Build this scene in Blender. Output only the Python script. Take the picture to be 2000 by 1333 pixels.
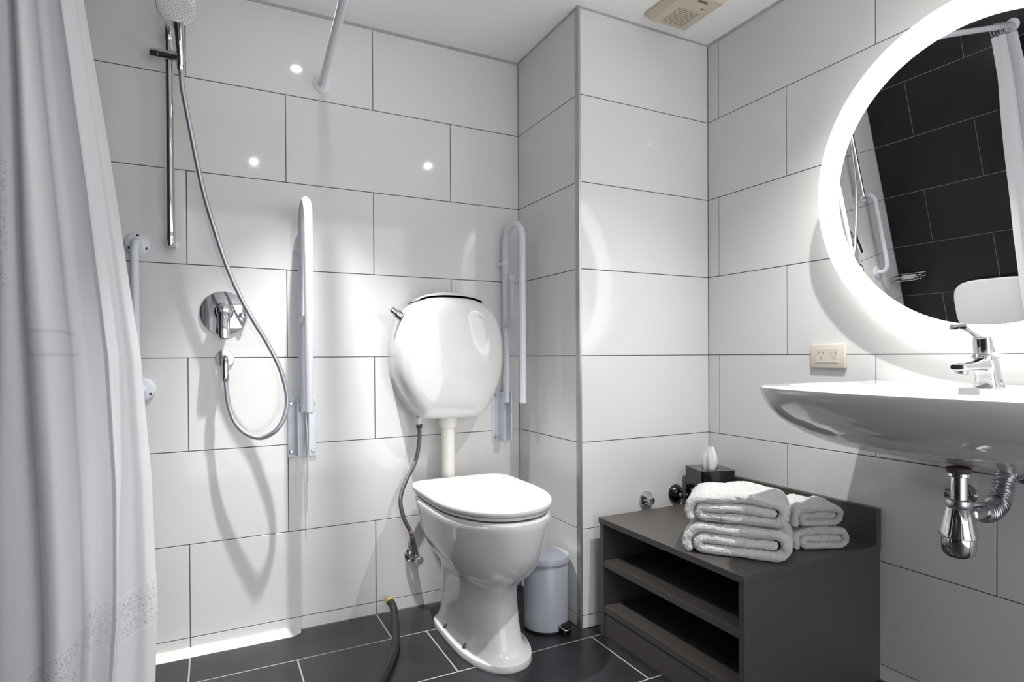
import bpy, bmesh, math, random
from mathutils import Vector, Matrix, noise
random.seed(7)
for o in list(bpy.data.objects): bpy.data.objects.remove(o)
sc = bpy.context.scene
COL = sc.collection
PI = math.pi
E = 0.945                       # eye level above the floor; all z below are given from eye level

# ------------------------------------------------------------------ camera
F_, CX, CY = 1165.43, 1002.76, 702.33
YAW, PIT, ROL = 0.469115, -0.006516, -0.005427
fw = Vector((math.sin(YAW)*math.cos(PIT), math.cos(YAW)*math.cos(PIT), math.sin(PIT)))
r0 = Vector((math.cos(YAW), -math.sin(YAW), 0)); u0 = r0.cross(fw)
rr = math.cos(ROL)*r0 + math.sin(ROL)*u0; uu = -math.sin(ROL)*r0 + math.cos(ROL)*u0
cd = bpy.data.cameras.new('camera'); cam = bpy.data.objects.new('camera', cd); COL.objects.link(cam)
cd.sensor_fit = 'HORIZONTAL'; cd.sensor_width = 36.0; cd.lens = F_/2000*36
cd.shift_x = -(CX-1000)/2000; cd.shift_y = (CY-666.5)/2000; cd.clip_start = 0.02
M = Matrix((rr, uu, -fw)).transposed().to_4x4(); M.translation = Vector((0.06606, -2.17705, 0.00228+E)); cam.matrix_world = M
sc.camera = cam

# ------------------------------------------------------------------ world, exposure, downlights
sc.view_settings.view_transform = 'Standard'; sc.view_settings.look = 'None'
sc.view_settings.gamma = 1.0; sc.view_settings.use_curve_mapping = False
sc.view_settings.exposure = 0.17
w = bpy.data.worlds.new('world'); sc.world = w; w.use_nodes = True
w.node_tree.nodes['Background'].inputs[0].default_value = (0.95, 0.97, 1, 1); w.node_tree.nodes['Background'].inputs[1].default_value = 2.35  # soft fill light, enters through the assumed doorway behind the camera
LIGHTS = [(0.39, -0.44, 225.0, 66, 1.0), (0.31, -1.79, 12.0, 150, 0.8), (1.29, -1.41, 92.0, 117, 1.0)]   # x, y, watts, cone, blend
RING_EMIT = 2.9
sc.cycles.diffuse_bounces = 8; sc.cycles.max_bounces = 16
def lamp(x, y, watts, cone, blend):
    l = bpy.data.lights.new('downlight_lamp', 'SPOT'); l.energy = watts; l.spot_size = math.radians(cone); l.spot_blend = blend
    l.shadow_soft_size = 0.015; l.color = (1.0, 0.985, 0.97)
    o = bpy.data.objects.new('downlight_lamp', l); COL.objects.link(o); o.location = (x, y, 1.18+E)
    return o

# ------------------------------------------------------------------ materials
MAT = {}
def nodes(name):
    m = bpy.data.materials.new(name); m.use_nodes = True; MAT[name] = m
    return m, m.node_tree, m.node_tree.nodes['Principled BSDF']
def mat(name, col, rough=0.5, metal=0.0, spec=0.5, var=0.0, vscale=6.0, bump=0.0, bscale=200.0, coat=0.0, sheen=0.0, stretch=None, emit=None, bdist=0.002):
    m, nt, b = nodes(name); N, L = nt.nodes, nt.links
    b.inputs['Base Color'].default_value = (*col, 1); b.inputs['Roughness'].default_value = rough; b.inputs['Metallic'].default_value = metal
    b.inputs['Specular IOR Level'].default_value = spec; b.inputs['Coat Weight'].default_value = coat; b.inputs['Coat Roughness'].default_value = 0.03
    b.inputs['Sheen Weight'].default_value = sheen
    tc = N.new('ShaderNodeTexCoord'); co = tc.outputs['Object']
    if stretch:
        mp = N.new('ShaderNodeMapping'); mp.inputs['Scale'].default_value = stretch; L.new(co, mp.inputs['Vector']); co = mp.outputs['Vector']
    if var:
        n = N.new('ShaderNodeTexNoise'); n.inputs['Scale'].default_value = vscale; n.inputs['Detail'].default_value = 5; L.new(co, n.inputs['Vector'])
        r = N.new('ShaderNodeValToRGB'); r.color_ramp.elements[0].position = 0.3; r.color_ramp.elements[1].position = 0.7
        r.color_ramp.elements[0].color = (*[c*(1-var) for c in col], 1); r.color_ramp.elements[1].color = (*[min(1, c*(1+var)) for c in col], 1)
        L.new(n.outputs['Fac'], r.inputs['Fac']); L.new(r.outputs['Color'], b.inputs['Base Color'])
    if bump:
        n = N.new('ShaderNodeTexNoise'); n.inputs['Scale'].default_value = bscale; n.inputs['Detail'].default_value = 4; L.new(co, n.inputs['Vector'])
        bp = N.new('ShaderNodeBump'); bp.inputs['Strength'].default_value = bump; bp.inputs['Distance'].default_value = bdist
        L.new(n.outputs['Fac'], bp.inputs['Height']); L.new(bp.outputs['Normal'], b.inputs['Normal'])
    if emit:
        b.inputs['Emission Color'].default_value = (*emit[0], 1); b.inputs['Emission Strength'].default_value = emit[1]
    return m
mat('tile_white', (0.71, 0.707, 0.70), 0.07, var=0.012, vscale=3)
mat('grout_dark', (0.07, 0.07, 0.072), 0.8)
mat('tile_dark', (0.011, 0.011, 0.013), 0.32, var=0.25, vscale=4, spec=0.35)
mat('grout_light', (0.32, 0.31, 0.29), 0.8, var=0.1, vscale=30)
mat('floor_tile', (0.021, 0.019, 0.023), 0.3, var=0.3, vscale=7, bump=0.05, bscale=60)
mat('paint_white', (0.92, 0.92, 0.915), 0.6, var=0.01)
mat('caulk', (0.42, 0.41, 0.40), 0.6, var=0.1, vscale=20)
mat('plaster', (0.60, 0.59, 0.56), 0.5, var=0.08, vscale=25, bump=0.3, bscale=60)
mat('aluminium', (0.46, 0.46, 0.47), 0.35, metal=0.75, var=0.05, vscale=10)
mat('chrome', (0.66, 0.66, 0.68), 0.05, metal=1.0)
mat('chrome_satin', (0.62, 0.63, 0.66), 0.25, metal=1.0)
mat('brass_dull', (0.20, 0.185, 0.165), 0.4, metal=0.9, var=0.2, vscale=60)
mat('ceramic', (0.655, 0.655, 0.65), 0.07, coat=0.3)
mat('seat_plastic', (0.70, 0.70, 0.70), 0.25)
mat('white_enamel', (0.74, 0.76, 0.80), 0.18)
mat('rail_enamel', (0.70, 0.72, 0.78), 0.22)
mat('galvanised', (0.66, 0.69, 0.74), 0.35, metal=0.2, var=0.08, vscale=20)
mat('pvc_cream', (0.76, 0.73, 0.69), 0.35, var=0.04, vscale=12)
mat('ivory_plastic', (0.66, 0.61, 0.53), 0.35)
mat('vent_ivory', (0.62, 0.54, 0.44), 0.5, var=0.05)
mat('vent_dark', (0.10, 0.085, 0.06), 0.8)
mat('black_plastic', (0.008, 0.008, 0.009), 0.25)
mat('black_gloss', (0.006, 0.006, 0.007), 0.12, coat=0.3)
mat('rubber', (0.018, 0.018, 0.018), 0.5, var=0.3, vscale=30)
mat('hose_end', (0.40, 0.30, 0.07), 0.6, var=0.3, vscale=60)
mat('gasket', (0.10, 0.065, 0.05), 0.6, var=0.3, vscale=50)
mat('pink_tape', (0.62, 0.33, 0.32), 0.6)
mat('laminate', (0.075, 0.068, 0.063), 0.42, var=0.14, vscale=90, stretch=(1, 1, 14), bump=0.04, bscale=300)
mat('laminate_edge', (0.062, 0.057, 0.053), 0.45, var=0.1, vscale=120)
mat('towel', (0.84, 0.84, 0.83), 0.95, bump=1.0, bscale=330, sheen=0.5, spec=0.1, bdist=0.006)
mat('tissue_paper', (0.85, 0.85, 0.84), 0.9, bump=0.2, bscale=80, spec=0.1)
mat('bin_enamel', (0.34, 0.36, 0.41), 0.28)
mat('mirror', (0.93, 0.94, 0.94), 0.0, metal=1.0)
mat('ring_diffuser', (0.9, 0.9, 0.88), 0.4, emit=((1.0, 0.985, 0.96), RING_EMIT))
mat('lens', (0.9, 0.9, 0.9), 0.3, emit=((1.0, 0.97, 0.93), 260.0))
mat('soap', (0.75, 0.70, 0.60), 0.5)
mat('door_paint', (0.05, 0.045, 0.042), 0.4)
mat('print_grey', (0.16, 0.13, 0.11), 0.7)
# wound steel hose: rings as fine relief across the tube, from the u coordinate along it
def hose_mat(name, col, rough, metal, rings, strength):
    m, nt, b = nodes(name); N, L = nt.nodes, nt.links
    b.inputs['Base Color'].default_value = (*col, 1); b.inputs['Roughness'].default_value = rough; b.inputs['Metallic'].default_value = metal
    uv = N.new('ShaderNodeUVMap'); uv.uv_map = 'UVMap'
    wv = N.new('ShaderNodeTexWave'); wv.inputs['Scale'].default_value = rings; wv.bands_direction = 'X'; L.new(uv.outputs['UV'], wv.inputs['Vector'])
    bp = N.new('ShaderNodeBump'); bp.inputs['Strength'].default_value = strength; bp.inputs['Distance'].default_value = 0.001
    L.new(wv.outputs['Fac'], bp.inputs['Height']); L.new(bp.outputs['Normal'], b.inputs['Normal'])
hose_mat('steel_hose', (0.52, 0.54, 0.58), 0.28, 0.8, 90, 0.35)
hose_mat('braided_hose', (0.17, 0.165, 0.16), 0.45, 0.6, 160, 0.6)
# curtain cloth: thin woven white, lace borders by the cloth's own uv
def curtain_mat():
    m, nt, b = nodes('curtain_cloth'); N, L = nt.nodes, nt.links
    uv = N.new('ShaderNodeUVMap'); uv.uv_map = 'UVMap'
    sx = N.new('ShaderNodeSeparateXYZ'); L.new(uv.outputs['UV'], sx.inputs[0])
    def mth(op, a, bb=None, c=None):
        n = N.new('ShaderNodeMath'); n.operation = op
        for i, v in enumerate((a, bb, c)):
            if v is None: continue
            if isinstance(v, (int, float)): n.inputs[i].default_value = v
            else: L.new(v, n.inputs[i])
        return n.outputs[0]
    def band(val, c, h): return mth('LESS_THAN', mth('ABSOLUTE', mth('SUBTRACT', val, c)), h)
    low = band(sx.outputs['Y'], 0.0, 1.0)          # v is 0 in the middle of the lace border, +-1 at its edges
    vor = N.new('ShaderNodeTexVoronoi'); vor.feature = 'F1'; vor.inputs['Scale'].default_value = 190
    tc = N.new('ShaderNodeTexCoord'); L.new(tc.outputs['Object'], vor.inputs['Vector'])
    hole = mth('LESS_THAN', vor.outputs['Distance'], 0.36)
    oz = N.new('ShaderNodeSeparateXYZ'); L.new(tc.outputs['Object'], oz.inputs[0])
    upper = mth('MULTIPLY', mth('LESS_THAN', sx.outputs['X'], 0.2), band(oz.outputs['Z'], 1.19, 0.13))
    low = mth('MAXIMUM', low, upper)
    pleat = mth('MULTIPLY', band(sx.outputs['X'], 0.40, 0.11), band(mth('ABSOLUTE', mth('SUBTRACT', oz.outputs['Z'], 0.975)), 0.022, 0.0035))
    nz = N.new('ShaderNodeTexNoise'); nz.inputs['Scale'].default_value = 38; L.new(tc.outputs['Object'], nz.inputs['Vector'])
    motif = mth('GREATER_THAN', nz.outputs['Fac'], 0.42)
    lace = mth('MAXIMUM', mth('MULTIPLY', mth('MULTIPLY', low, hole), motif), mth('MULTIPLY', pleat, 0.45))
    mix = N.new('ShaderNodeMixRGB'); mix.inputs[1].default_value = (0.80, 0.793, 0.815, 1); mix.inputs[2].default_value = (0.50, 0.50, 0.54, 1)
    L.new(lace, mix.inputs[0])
    edge = mth('MULTIPLY', band(mth('ABSOLUTE', sx.outputs['Y']), 1.0, 0.06), 0.5)
    mix2 = N.new('ShaderNodeMixRGB'); mix2.inputs[2].default_value = (0.92, 0.92, 0.94, 1); L.new(edge, mix2.inputs[0]); L.new(mix.outputs[0], mix2.inputs[1])
    L.new(mix2.outputs[0], b.inputs['Base Color']); b.inputs['Roughness'].default_value = 0.75; b.inputs['Specular IOR Level'].default_value = 0.2
    n2 = N.new('ShaderNodeTexNoise'); n2.inputs['Scale'].default_value = 14; n2.inputs['Detail'].default_value = 6; L.new(tc.outputs['Object'], n2.inputs['Vector'])
    h = mth('ADD', mth('MULTIPLY', n2.outputs['Fac'], 0.5), mth('MULTIPLY', lace, -0.25))
    bp = N.new('ShaderNodeBump'); bp.inputs['Strength'].default_value = 0.35; bp.inputs['Distance'].default_value = 0.006
    L.new(h, bp.inputs['Height']); L.new(bp.outputs['Normal'], b.inputs['Normal'])
    tr = N.new('ShaderNodeBsdfTranslucent'); tr.inputs[0].default_value = (0.82, 0.813, 0.84, 1)
    ms = N.new('ShaderNodeMixShader'); ms.inputs[0].default_value = 0.33
    L.new(b.outputs[0], ms.inputs[1]); L.new(tr.outputs[0], ms.inputs[2]); L.new(ms.outputs[0], N['Material Output'].inputs['Surface'])
curtain_mat()

# ------------------------------------------------------------------ helpers
def V(x, y, z): return Vector((x, y, z))
def wloc(o):
    p = Vector((0, 0, 0))
    while o: p += o.location; o = o.parent
    return p
def tag(o, label=None, cat=None, group=None, kind=None):
    if label: o['label'] = label
    if cat: o['category'] = cat
    if group: o['group'] = group
    if kind: o['kind'] = kind
    return o
def thing(name, base, label, cat, group=None):
    o = bpy.data.objects.new(name, None); COL.objects.link(o); o.location = V(*base)+V(0, 0, E); o.empty_display_size = 0.05
    return tag(o, label, cat, group)
def obj(name, bm, m, parent=None, base=None, smooth=35, label=None):
    """bm is authored in world metres with z from eye level; becomes ONE mesh object"""
    org = wloc(parent) if parent else (V(*base)+V(0, 0, E) if base else V(0, 0, 0))
    bmesh.ops.translate(bm, verts=bm.verts, vec=V(0, 0, E)-org)
    bmesh.ops.recalc_face_normals(bm, faces=bm.faces)
    me = bpy.data.meshes.new(name); bm.to_mesh(me); bm.free()
    if m: me.materials.append(MAT[m])
    if smooth:
        me.shade_smooth(); me.set_sharp_from_angle(angle=math.radians(smooth))
    o = bpy.data.objects.new(name, me); COL.objects.link(o)
    if parent: o.parent = parent
    else: o.location = org
    if label: o['label'] = label
    return o
def box(bm, a, b, bev=0.0, seg=2, mtx=None):
    a = Vector(a); b = Vector(b); c = (a+b)/2; s = b-a
    r = bmesh.ops.create_cube(bm, size=1.0, matrix=Matrix.Translation(c) @ Matrix.Diagonal((abs(s.x), abs(s.y), abs(s.z), 1)))
    vs = r['verts']
    if bev:
        es = list({e for v in vs for e in v.link_edges})
        rb = bmesh.ops.bevel(bm, geom=es, offset=bev, segments=seg, profile=0.5, affect='EDGES'); vs = list({v for f in rb['faces'] for v in f.verts} | {v for v in vs if v.is_valid})
    if mtx is not None: bmesh.ops.transform(bm, matrix=mtx, verts=[v for v in vs if v.is_valid])
    return bm
def B(a, b, bev=0.0, seg=2): return box(bmesh.new(), a, b, bev, seg)
def frame_axes(d):
    d = Vector(d).normalized(); t = V(0, 0, 1) if abs(d.z) < 0.9 else V(1, 0, 0)
    x = t.cross(d).normalized(); y = d.cross(x); return x, y, d
def lathe(bm, prof, org, axis=(0, 0, 1), seg=32, cap=True, sx=1.0, sy=1.0, axes=None):
    """prof: (radius, height) along axis"""
    x, y, d = axes or frame_axes(axis); org = Vector(org); rings = []
    for r, h in prof:
        if r < 1e-6: rings.append([bm.verts.new(org+d*h)])
        else: rings.append([bm.verts.new(org+d*h+x*(r*sx*math.cos(2*PI*k/seg))+y*(r*sy*math.sin(2*PI*k/seg))) for k in range(seg)])
    for A, Bq in zip(rings, rings[1:]):
        for k in range(seg):
            k2 = (k+1) % seg
            if len(A) == 1 and len(Bq) == 1: continue
            if len(A) == 1: bm.faces.new((A[0], Bq[k], Bq[k2]))
            elif len(Bq) == 1: bm.faces.new((A[k], A[k2], Bq[0]))
            else: bm.faces.new((A[k], A[k2], Bq[k2], Bq[k]))
    if cap:
        for Rg in (rings[0], rings[-1]):
            if len(Rg) > 2: bm.faces.new(Rg)
    return bm
def LT(prof, org, axis=(0, 0, 1), seg=32, **k): return lathe(bmesh.new(), prof, org, axis, seg, **k)
def catmull(pts, n=8, closed=False):
    P = [Vector(p) for p in pts]; out = []; m = len(P)
    rng = range(m) if closed else range(m-1)
    for i in rng:
        if closed: a, b, c, d = P[i-1], P[i], P[(i+1) % m], P[(i+2) % m]
        else: a, b, c, d = P[max(i-1, 0)], P[i], P[i+1], P[min(i+2, m-1)]
        for k in range(n):
            t = k/n; out.append(0.5*((2*b)+(c-a)*t+(2*a-5*b+4*c-d)*t*t+(3*b-a-3*c+d)*t**3))
    if not closed: out.append(P[-1])
    return out
def tube(bm, path, r, seg=14, cap=True, rfun=None):
    P = [Vector(p) for p in path]; n = len(P); uvl = (bm.loops.layers.uv.get('UVMap') or bm.loops.layers.uv.new('UVMap'))
    T = [(P[min(i+1, n-1)]-P[max(i-1, 0)]).normalized() for i in range(n)]
    x, y, _ = frame_axes(T[0]); rings = []; dist = 0; D = []
    for i in range(n):
        if i:
            q = T[i-1].rotation_difference(T[i]); x = q @ x; y = q @ y; dist += (P[i]-P[i-1]).length
        D.append(dist); R = rfun(dist, i) if rfun else r
        rings.append([bm.verts.new(P[i]+x*(R*math.cos(2*PI*k/seg))+y*(R*math.sin(2*PI*k/seg))) for k in range(seg)])
    for i in range(n-1):
        for k in range(seg):
            k2 = (k+1) % seg; f = bm.faces.new((rings[i][k], rings[i][k2], rings[i+1][k2], rings[i+1][k]))
            for lp, (u, v) in zip(f.loops, ((D[i], k/seg), (D[i], (k+1)/seg), (D[i+1], (k+1)/seg), (D[i+1], k/seg))): lp[uvl].uv = (u, v)
    if cap: bm.faces.new(rings[0]); bm.faces.new(rings[-1])
    return bm
def TB(path, r, seg=14, **k): return tube(bmesh.new(), path, r, seg, **k)
def loft(bm, loops, cap0=True, cap1=True, closed=True):
    R = [[bm.verts.new(p) for p in lp] for lp in loops]; n = len(R[0])
    for A, Bq in zip(R, R[1:]):
        for k in range(n if closed else n-1):
            k2 = (k+1) % n; bm.faces.new((A[k], A[k2], Bq[k2], Bq[k]))
    if cap0: bm.faces.new(R[0])
    if cap1: bm.faces.new(R[-1])
    return bm
def LF(loops, **k): return loft(bmesh.new(), loops, **k)
def extrude(bm, pts, vec, bev=0.0, seg=2):
    vs = [bm.verts.new(p) for p in pts]; f = bm.faces.new(vs); r = bmesh.ops.extrude_face_region(bm, geom=[f])
    nv = [v for v in r['geom'] if isinstance(v, bmesh.types.BMVert)]; bmesh.ops.translate(bm, verts=nv, vec=Vector(vec))
    if bev:
        es = list({e for v in vs+nv for e in v.link_edges}); bmesh.ops.bevel(bm, geom=es, offset=bev, segments=seg, profile=0.5, affect='EDGES')
    return bm
def EX(pts, vec, bev=0.0, seg=2): return extrude(bmesh.new(), pts, vec, bev, seg)
def copy_tree(o, parent=None):
    c = o.copy(); COL.objects.link(c); c.parent = parent
    for ch in [k for k in bpy.data.objects if k.parent == o]: copy_tree(ch, c)
    return c

# ------------------------------------------------------------------ the room
XL, XC, XR, DC, YF, ZF, ZC = -0.325, 1.197, 1.7926, 0.450, -2.95, -0.945, 1.198
def struct(name, bm, m, smooth=0): return tag(obj(name, bm, m, smooth=smooth), kind='structure')
GD = 0.0018                                               # how far the joints lie behind the tile faces
wall_back = struct('wall_back', B((XL-0.12, GD, ZF-0.1), (XC+0.02, 0.1, ZC+0.1)), 'grout_dark')
bm = bmesh.new(); box(bm, (XC+GD, -DC+GD, ZF-0.1), (XR+0.1, 0.1, ZC+0.1)); wall_column = struct('wall_column', bm, 'grout_dark')
wall_right = struct('wall_right', B((XR+GD, YF-0.1, ZF-0.1), (XR+0.1, -DC+GD, ZC+0.1)), 'grout_dark')
wall_left = struct('wall_left', B((XL-0.12, YF-0.1, ZF-0.1), (XL-GD, GD, ZC+0.1)), 'grout_light')
DX0, DX1, DZ = -0.12, 1.62, ZF+2.08                       # unseen doorway behind the camera, assumed and made wide to let in fill light
bm = bmesh.new(); box(bm, (XL-0.1, YF-0.1, ZF-0.1), (DX0, YF, ZC+0.1)); box(bm, (DX1, YF-0.1, ZF-0.1), (XR+0.1, YF, ZC+0.1)); box(bm, (DX0, YF-0.1, DZ), (DX1, YF, ZC+0.1))
wall_front = struct('wall_front', bm, 'paint_white')
floor = struct('floor', B((XL-0.1, YF-0.1, ZF-0.1), (XR+0.1, 0.1, ZF-0.0003)), 'grout_light')
ceiling = struct('ceiling', B((XL-0.1, YF-0.1, ZC), (XR+0.1, 0.1, ZC+0.1)), 'paint_white')
door = struct('door_1', B((DX0-0.045, YF-0.99, ZF+0.006), (DX0-0.005, YF-0.101, DZ-0.003), 0.002), 'door_paint')      # swung open, outwards
obj('door_handle', tube(LT([(0.026, 0), (0.026, 0.008)], (DX0-0.005, YF-0.93, 0.06), (1, 0, 0)), [(DX0-0.005, YF-0.93, 0.06), (DX0+0.045, YF-0.93, 0.06), (DX0+0.055, YF-0.92, 0.06), (DX0+0.055, YF-0.81, 0.06)], 0.009), 'chrome_satin', door)
J = 0.0028; JF = 0.0042
_tiles = {}
def tile(parent, axis, plane, a0, a1, b0, b1, m, thick=0.008):
    """axis: 'y-','x+','x-','z' = the way the face looks; a along the wall, b up"""
    jj = JF if axis == 'z' else J; w_, h_ = a1-a0-jj, b1-b0-jj
    if w_ < 0.006 or h_ < 0.006: return
    key = (axis, round(w_, 4), round(h_, 4), m)
    if key not in _tiles:
        bm = bmesh.new()
        d = {'y-': ((-w_/2, 0, -h_/2), (w_/2, thick, h_/2)), 'x-': ((0, -w_/2, -h_/2), (thick, w_/2, h_/2)), 'x+': ((-thick, -w_/2, -h_/2), (0, w_/2, h_/2)), 'z': ((-w_/2, -h_/2, -thick), (w_/2, h_/2, 0))}[axis]
        box(bm, *d, bev=0.0004, seg=1); me = bpy.data.meshes.new('tile'); bm.to_mesh(me); bm.free(); me.materials.append(MAT[m]); _tiles[key] = me
    o = bpy.data.objects.new('tile', _tiles[key]); COL.objects.link(o); o.parent = parent
    a, b = (a0+a1)/2, (b0+b1)/2; dz = random.uniform(-0.00004, 0.00004)
    o.location = {'y-': V(a, plane+dz, b+E), 'x-': V(plane+dz, a, b+E), 'x+': V(plane+dz, a, b+E), 'z': V(a, b, plane+dz+E)}[axis]
ROWS = [(0.9, ZC), (0.6, 0.9), (0.3, 0.6), (0.0, 0.3), (-0.3, 0.0), (-0.6, -0.3), (-0.9, -0.6), (ZF, -0.9)]
def wall_tiles(parent, axis, plane, lo, hi, off, m):
    for i, (z0, z1) in enumerate(ROWS):
        par = 0 if i == 7 else i % 2
        js = sorted(j for j in [off[par]+0.6*k for k in range(-8, 9)] if lo+0.01 < j < hi-0.01)
        cuts = [lo]+js+[hi]
        for a, b in zip(cuts, cuts[1:]): tile(parent, axis, plane, a, b, z0, z1, m)
wall_tiles(wall_back, 'y-', 0.0, XL, XC, (0.0, 0.3), 'tile_white')
wall_tiles(wall_right, 'x-', XR, YF, -DC, (-0.504, -0.804), 'tile_white')
wall_tiles(wall_left, 'x+', XL, YF, 0.0, (-0.513, -0.221), 'tile_dark')
for z0, z1 in ROWS:
    tile(wall_column, 'x-', XC, -DC+0.022, 0.0, z0, z1, 'tile_white')
    tile(wall_column, 'y-', -DC, XC+0.007, XR, z0, z1, 'tile_white')
FR = [(-0.213, 0.0, (0.0, 0.6, 1.2)), (-0.51, -0.213, (0.30, 0.72, 1.32)), (-0.805, -0.51, (0.0, 0.6, 1.2)), (-1.1, -0.805, (0.3, 0.9, 1.5)), (-1.395, -1.1, (0.0, 0.6, 1.2)), (-1.69, -1.395, (0.3, 0.9, 1.5)),
      (-1.985, -1.69, (0.0, 0.6, 1.2)), (-2.28, -1.985, (0.3, 0.9, 1.5)), (-2.575, -2.28, (0.0, 0.6, 1.2)), (YF, -2.575, (0.3, 0.9, 1.5))]
for y0, y1, js in FR:
    cuts = [XL]+[j for j in js if j > XL]+[XR]
    for a, b in zip(cuts, cuts[1:]): tile(floor, 'z', ZF, a, b, y0, y1, 'floor_tile')
# bead of caulk along the ceiling, metal angle on the outer corner of the boxed-out column
c = 0.008
struct('trim_1', EX([V(XL, 0, ZC), V(XL, -c, ZC), V(XL, 0, ZC-c)], (XC-XL, 0, 0)), 'caulk')
struct('trim_2', EX([V(XC, 0, ZC), V(XC-c*.7, 0, ZC), V(XC, 0, ZC-c*.7)], (0, -DC-c, 0)), 'caulk')
struct('trim_3', EX([V(XC-c, -DC, ZC), V(XC-c, -DC-c*.7, ZC), V(XC-c, -DC, ZC-c*.7)], (XR-XC+c, 0, 0)), 'caulk')
struct('trim_4', EX([V(XR, -DC, ZC), V(XR-c, -DC, ZC), V(XR, -DC, ZC-c)], (0, YF+DC, 0)), 'caulk')
bm = bmesh.new(); box(bm, (XC-0.0012, -DC-0.0012, ZF+0.001), (XC+0.008, -DC+0.003, ZC-0.002), 0.0008, 1); box(bm, (XC-0.0012, -DC+0.0005, ZF+0.001), (XC+0.003, -DC+0.0225, ZC-0.002), 0.0008, 1)
struct('trim_5', bm, 'aluminium')
# sloping plaster fillet at the foot of the shower wall
bm = bmesh.new(); n = 26; L0 = []
for i in range(n+1):
    x = XL+(0.335-XL)*i/n; k = 0.002*noise.noise(V(x*9, 0, 0)); t = 1.0 if i < n else 0.6
    L0.append([V(x, 0.0, ZF), V(x, -0.044*t+k, ZF), V(x, -0.038*t+k, ZF+0.004), V(x, -0.006, ZF+0.013*t+k), V(x, 0.0, ZF+0.015*t+k)])
struct('trim_6', LF(L0), 'plaster', smooth=30)

# ------------------------------------------------------------------ ceiling downlights
DL = ['recessed downlight in the ceiling above the shower curtain rod', 'recessed downlight in the ceiling near the assumed doorway', 'recessed downlight in the ceiling over the front of the washbasin']
for (x, y, wts, cone, bl), lb in zip(LIGHTS, DL):
    t = thing('downlight', (x, y, ZC), lb, 'downlight', 'recessed ceiling downlights')
    obj('trim_ring', LT([(0.0162, 0.0), (0.0165, -0.003), (0.036, -0.006), (0.042, -0.003), (0.043, 0.0)], (x, y, ZC), cap=False), 'paint_white', t)
    obj('lens', LT([(0.0, -0.0025), (0.013, -0.0025), (0.016, -0.001), (0.016, 0.0)], (x, y, ZC), cap=False), 'lens', t)
    lp = lamp(x, y, wts, cone, bl); lp.parent = t; lp.location = lp.location-t.location

# ------------------------------------------------------------------ tilted round mirror with light ring
TH = math.radians(8.9); MC = V(XR-0.10, -1.4132, 0.418); MN = V(-math.cos(TH), 0, -math.sin(TH)); MU = V(-math.sin(TH), 0, math.cos(TH)); MY = V(0, 1, 0)
RO, RI = 0.4232, 0.3515; AX = (MY, MU, MN)
t = thing('round_mirror', (XR, -1.4132, 0.0), 'round tilted wall mirror with a glowing white ring around it', 'mirror')
obj('mirror_glass', LT([(0.0, -0.004), (RI+0.0015, -0.004), (RI+0.0015, -0.001), (0.0, -0.001)], MC, axes=AX, seg=128), 'mirror', t)
obj('light_ring', LT([(RI, -0.008), (RI, -0.0015), (RI+0.002, 0.0), (RO-0.012, 0.0), (RO-0.004, -0.003), (RO, -0.009), (RO, -0.029), (RO-0.03, -0.029), (RI, -0.022)], MC, axes=AX, seg=128, cap=False), 'ring_diffuser', t, label='glowing white ring')
obj('housing', LT([(0.0, -0.0045), (RI-0.002, -0.0045), (RI-0.002, -0.023), (RI+0.02, -0.030), (0.0, -0.030)], MC, axes=AX, seg=96), 'paint_white', t)
p0 = MC-MN*0.030
for s in (-0.16, 0.10): obj('wall_bracket', EX( [V(XR, MC.y+s, 0.52), V(XR, MC.y+s, 0.66), p0+MU*0.22+V(0, s, 0), p0+MU*0.12+V(0, s, 0)], (0, 0.05, 0)), 'galvanised', t)

# ------------------------------------------------------------------ washbasin
byc, bz, bdep = -1.46, -0.075, 0.172
def basin_outline(sx, sy, sb, n=96):
    """plan of the bowl at one level: sx pulls the front in, sy the ends, sb the part against the wall"""
    cx = 1.56; pts = []
    for k in range(n):
        a = 2*PI*k/n; ca, sa = math.cos(a), math.sin(a); pw = 22.0 if ca >= 0 else 9.0
        r = (abs(ca)**pw+abs(sa)**pw)**(-1/pw); X, Y = r*ca, r*sa
        if X >= 0: x = cx+(XR-cx)*X*sb; y = byc+0.357*Y*sy
        else: x = cx+X*(0.288+0.062*(1-Y*Y))*sx; y = byc+0.357*Y*sy
        pts.append((x, y))
    return pts
def basin_inner(s, n=96):
    cx, cy = 1.425, byc; pts = []
    for k in range(n):
        a = 2*PI*k/n; ca, sa = math.cos(a), math.sin(a); pw = 3.0
        r = (abs(ca)**pw+abs(sa)**pw)**(-1/pw); pts.append((cx+0.118*r*ca*s, cy+0.325*r*sa*s))
    return pts
outer = [(.985, .99, 1, bz), (1.0, 1.0, 1, bz-.004), (1.0, 1.0, 1, bz-.010), (.965, .998, 1, bz-.030), (.90, .990, 1, bz-.055), (.80, .975, 1, bz-.080), (.68, .955, 1, bz-.100), (.53, .925, 1, bz-.122), (.38, .88, .97, bz-.140), (.26, .80, .9, bz-.154), (.17, .66, .75, bz-.164), (.10, .45, .5, bz-.170), (.04, .2, .2, bz-bdep)]
inner = [(1.0, bz), (0.985, bz-0.003), (0.96, bz-0.02), (0.90, bz-0.06), (0.78, bz-0.10), (0.6, bz-0.125), (0.35, bz-0.135), (0.1, bz-0.138)]
loops = [[V(x, y, z) for x, y in basin_inner(s)] for s, z in reversed(inner)]+[[V(x, y, z) for x, y in basin_outline(p, q, b_)] for p, q, b_, z in outer]
tag(obj('washbasin', LF(loops), 'ceramic', base=(XR, byc, bz), smooth=50), 'white ceramic wall-hung washbasin below the round mirror', 'washbasin')

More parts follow.
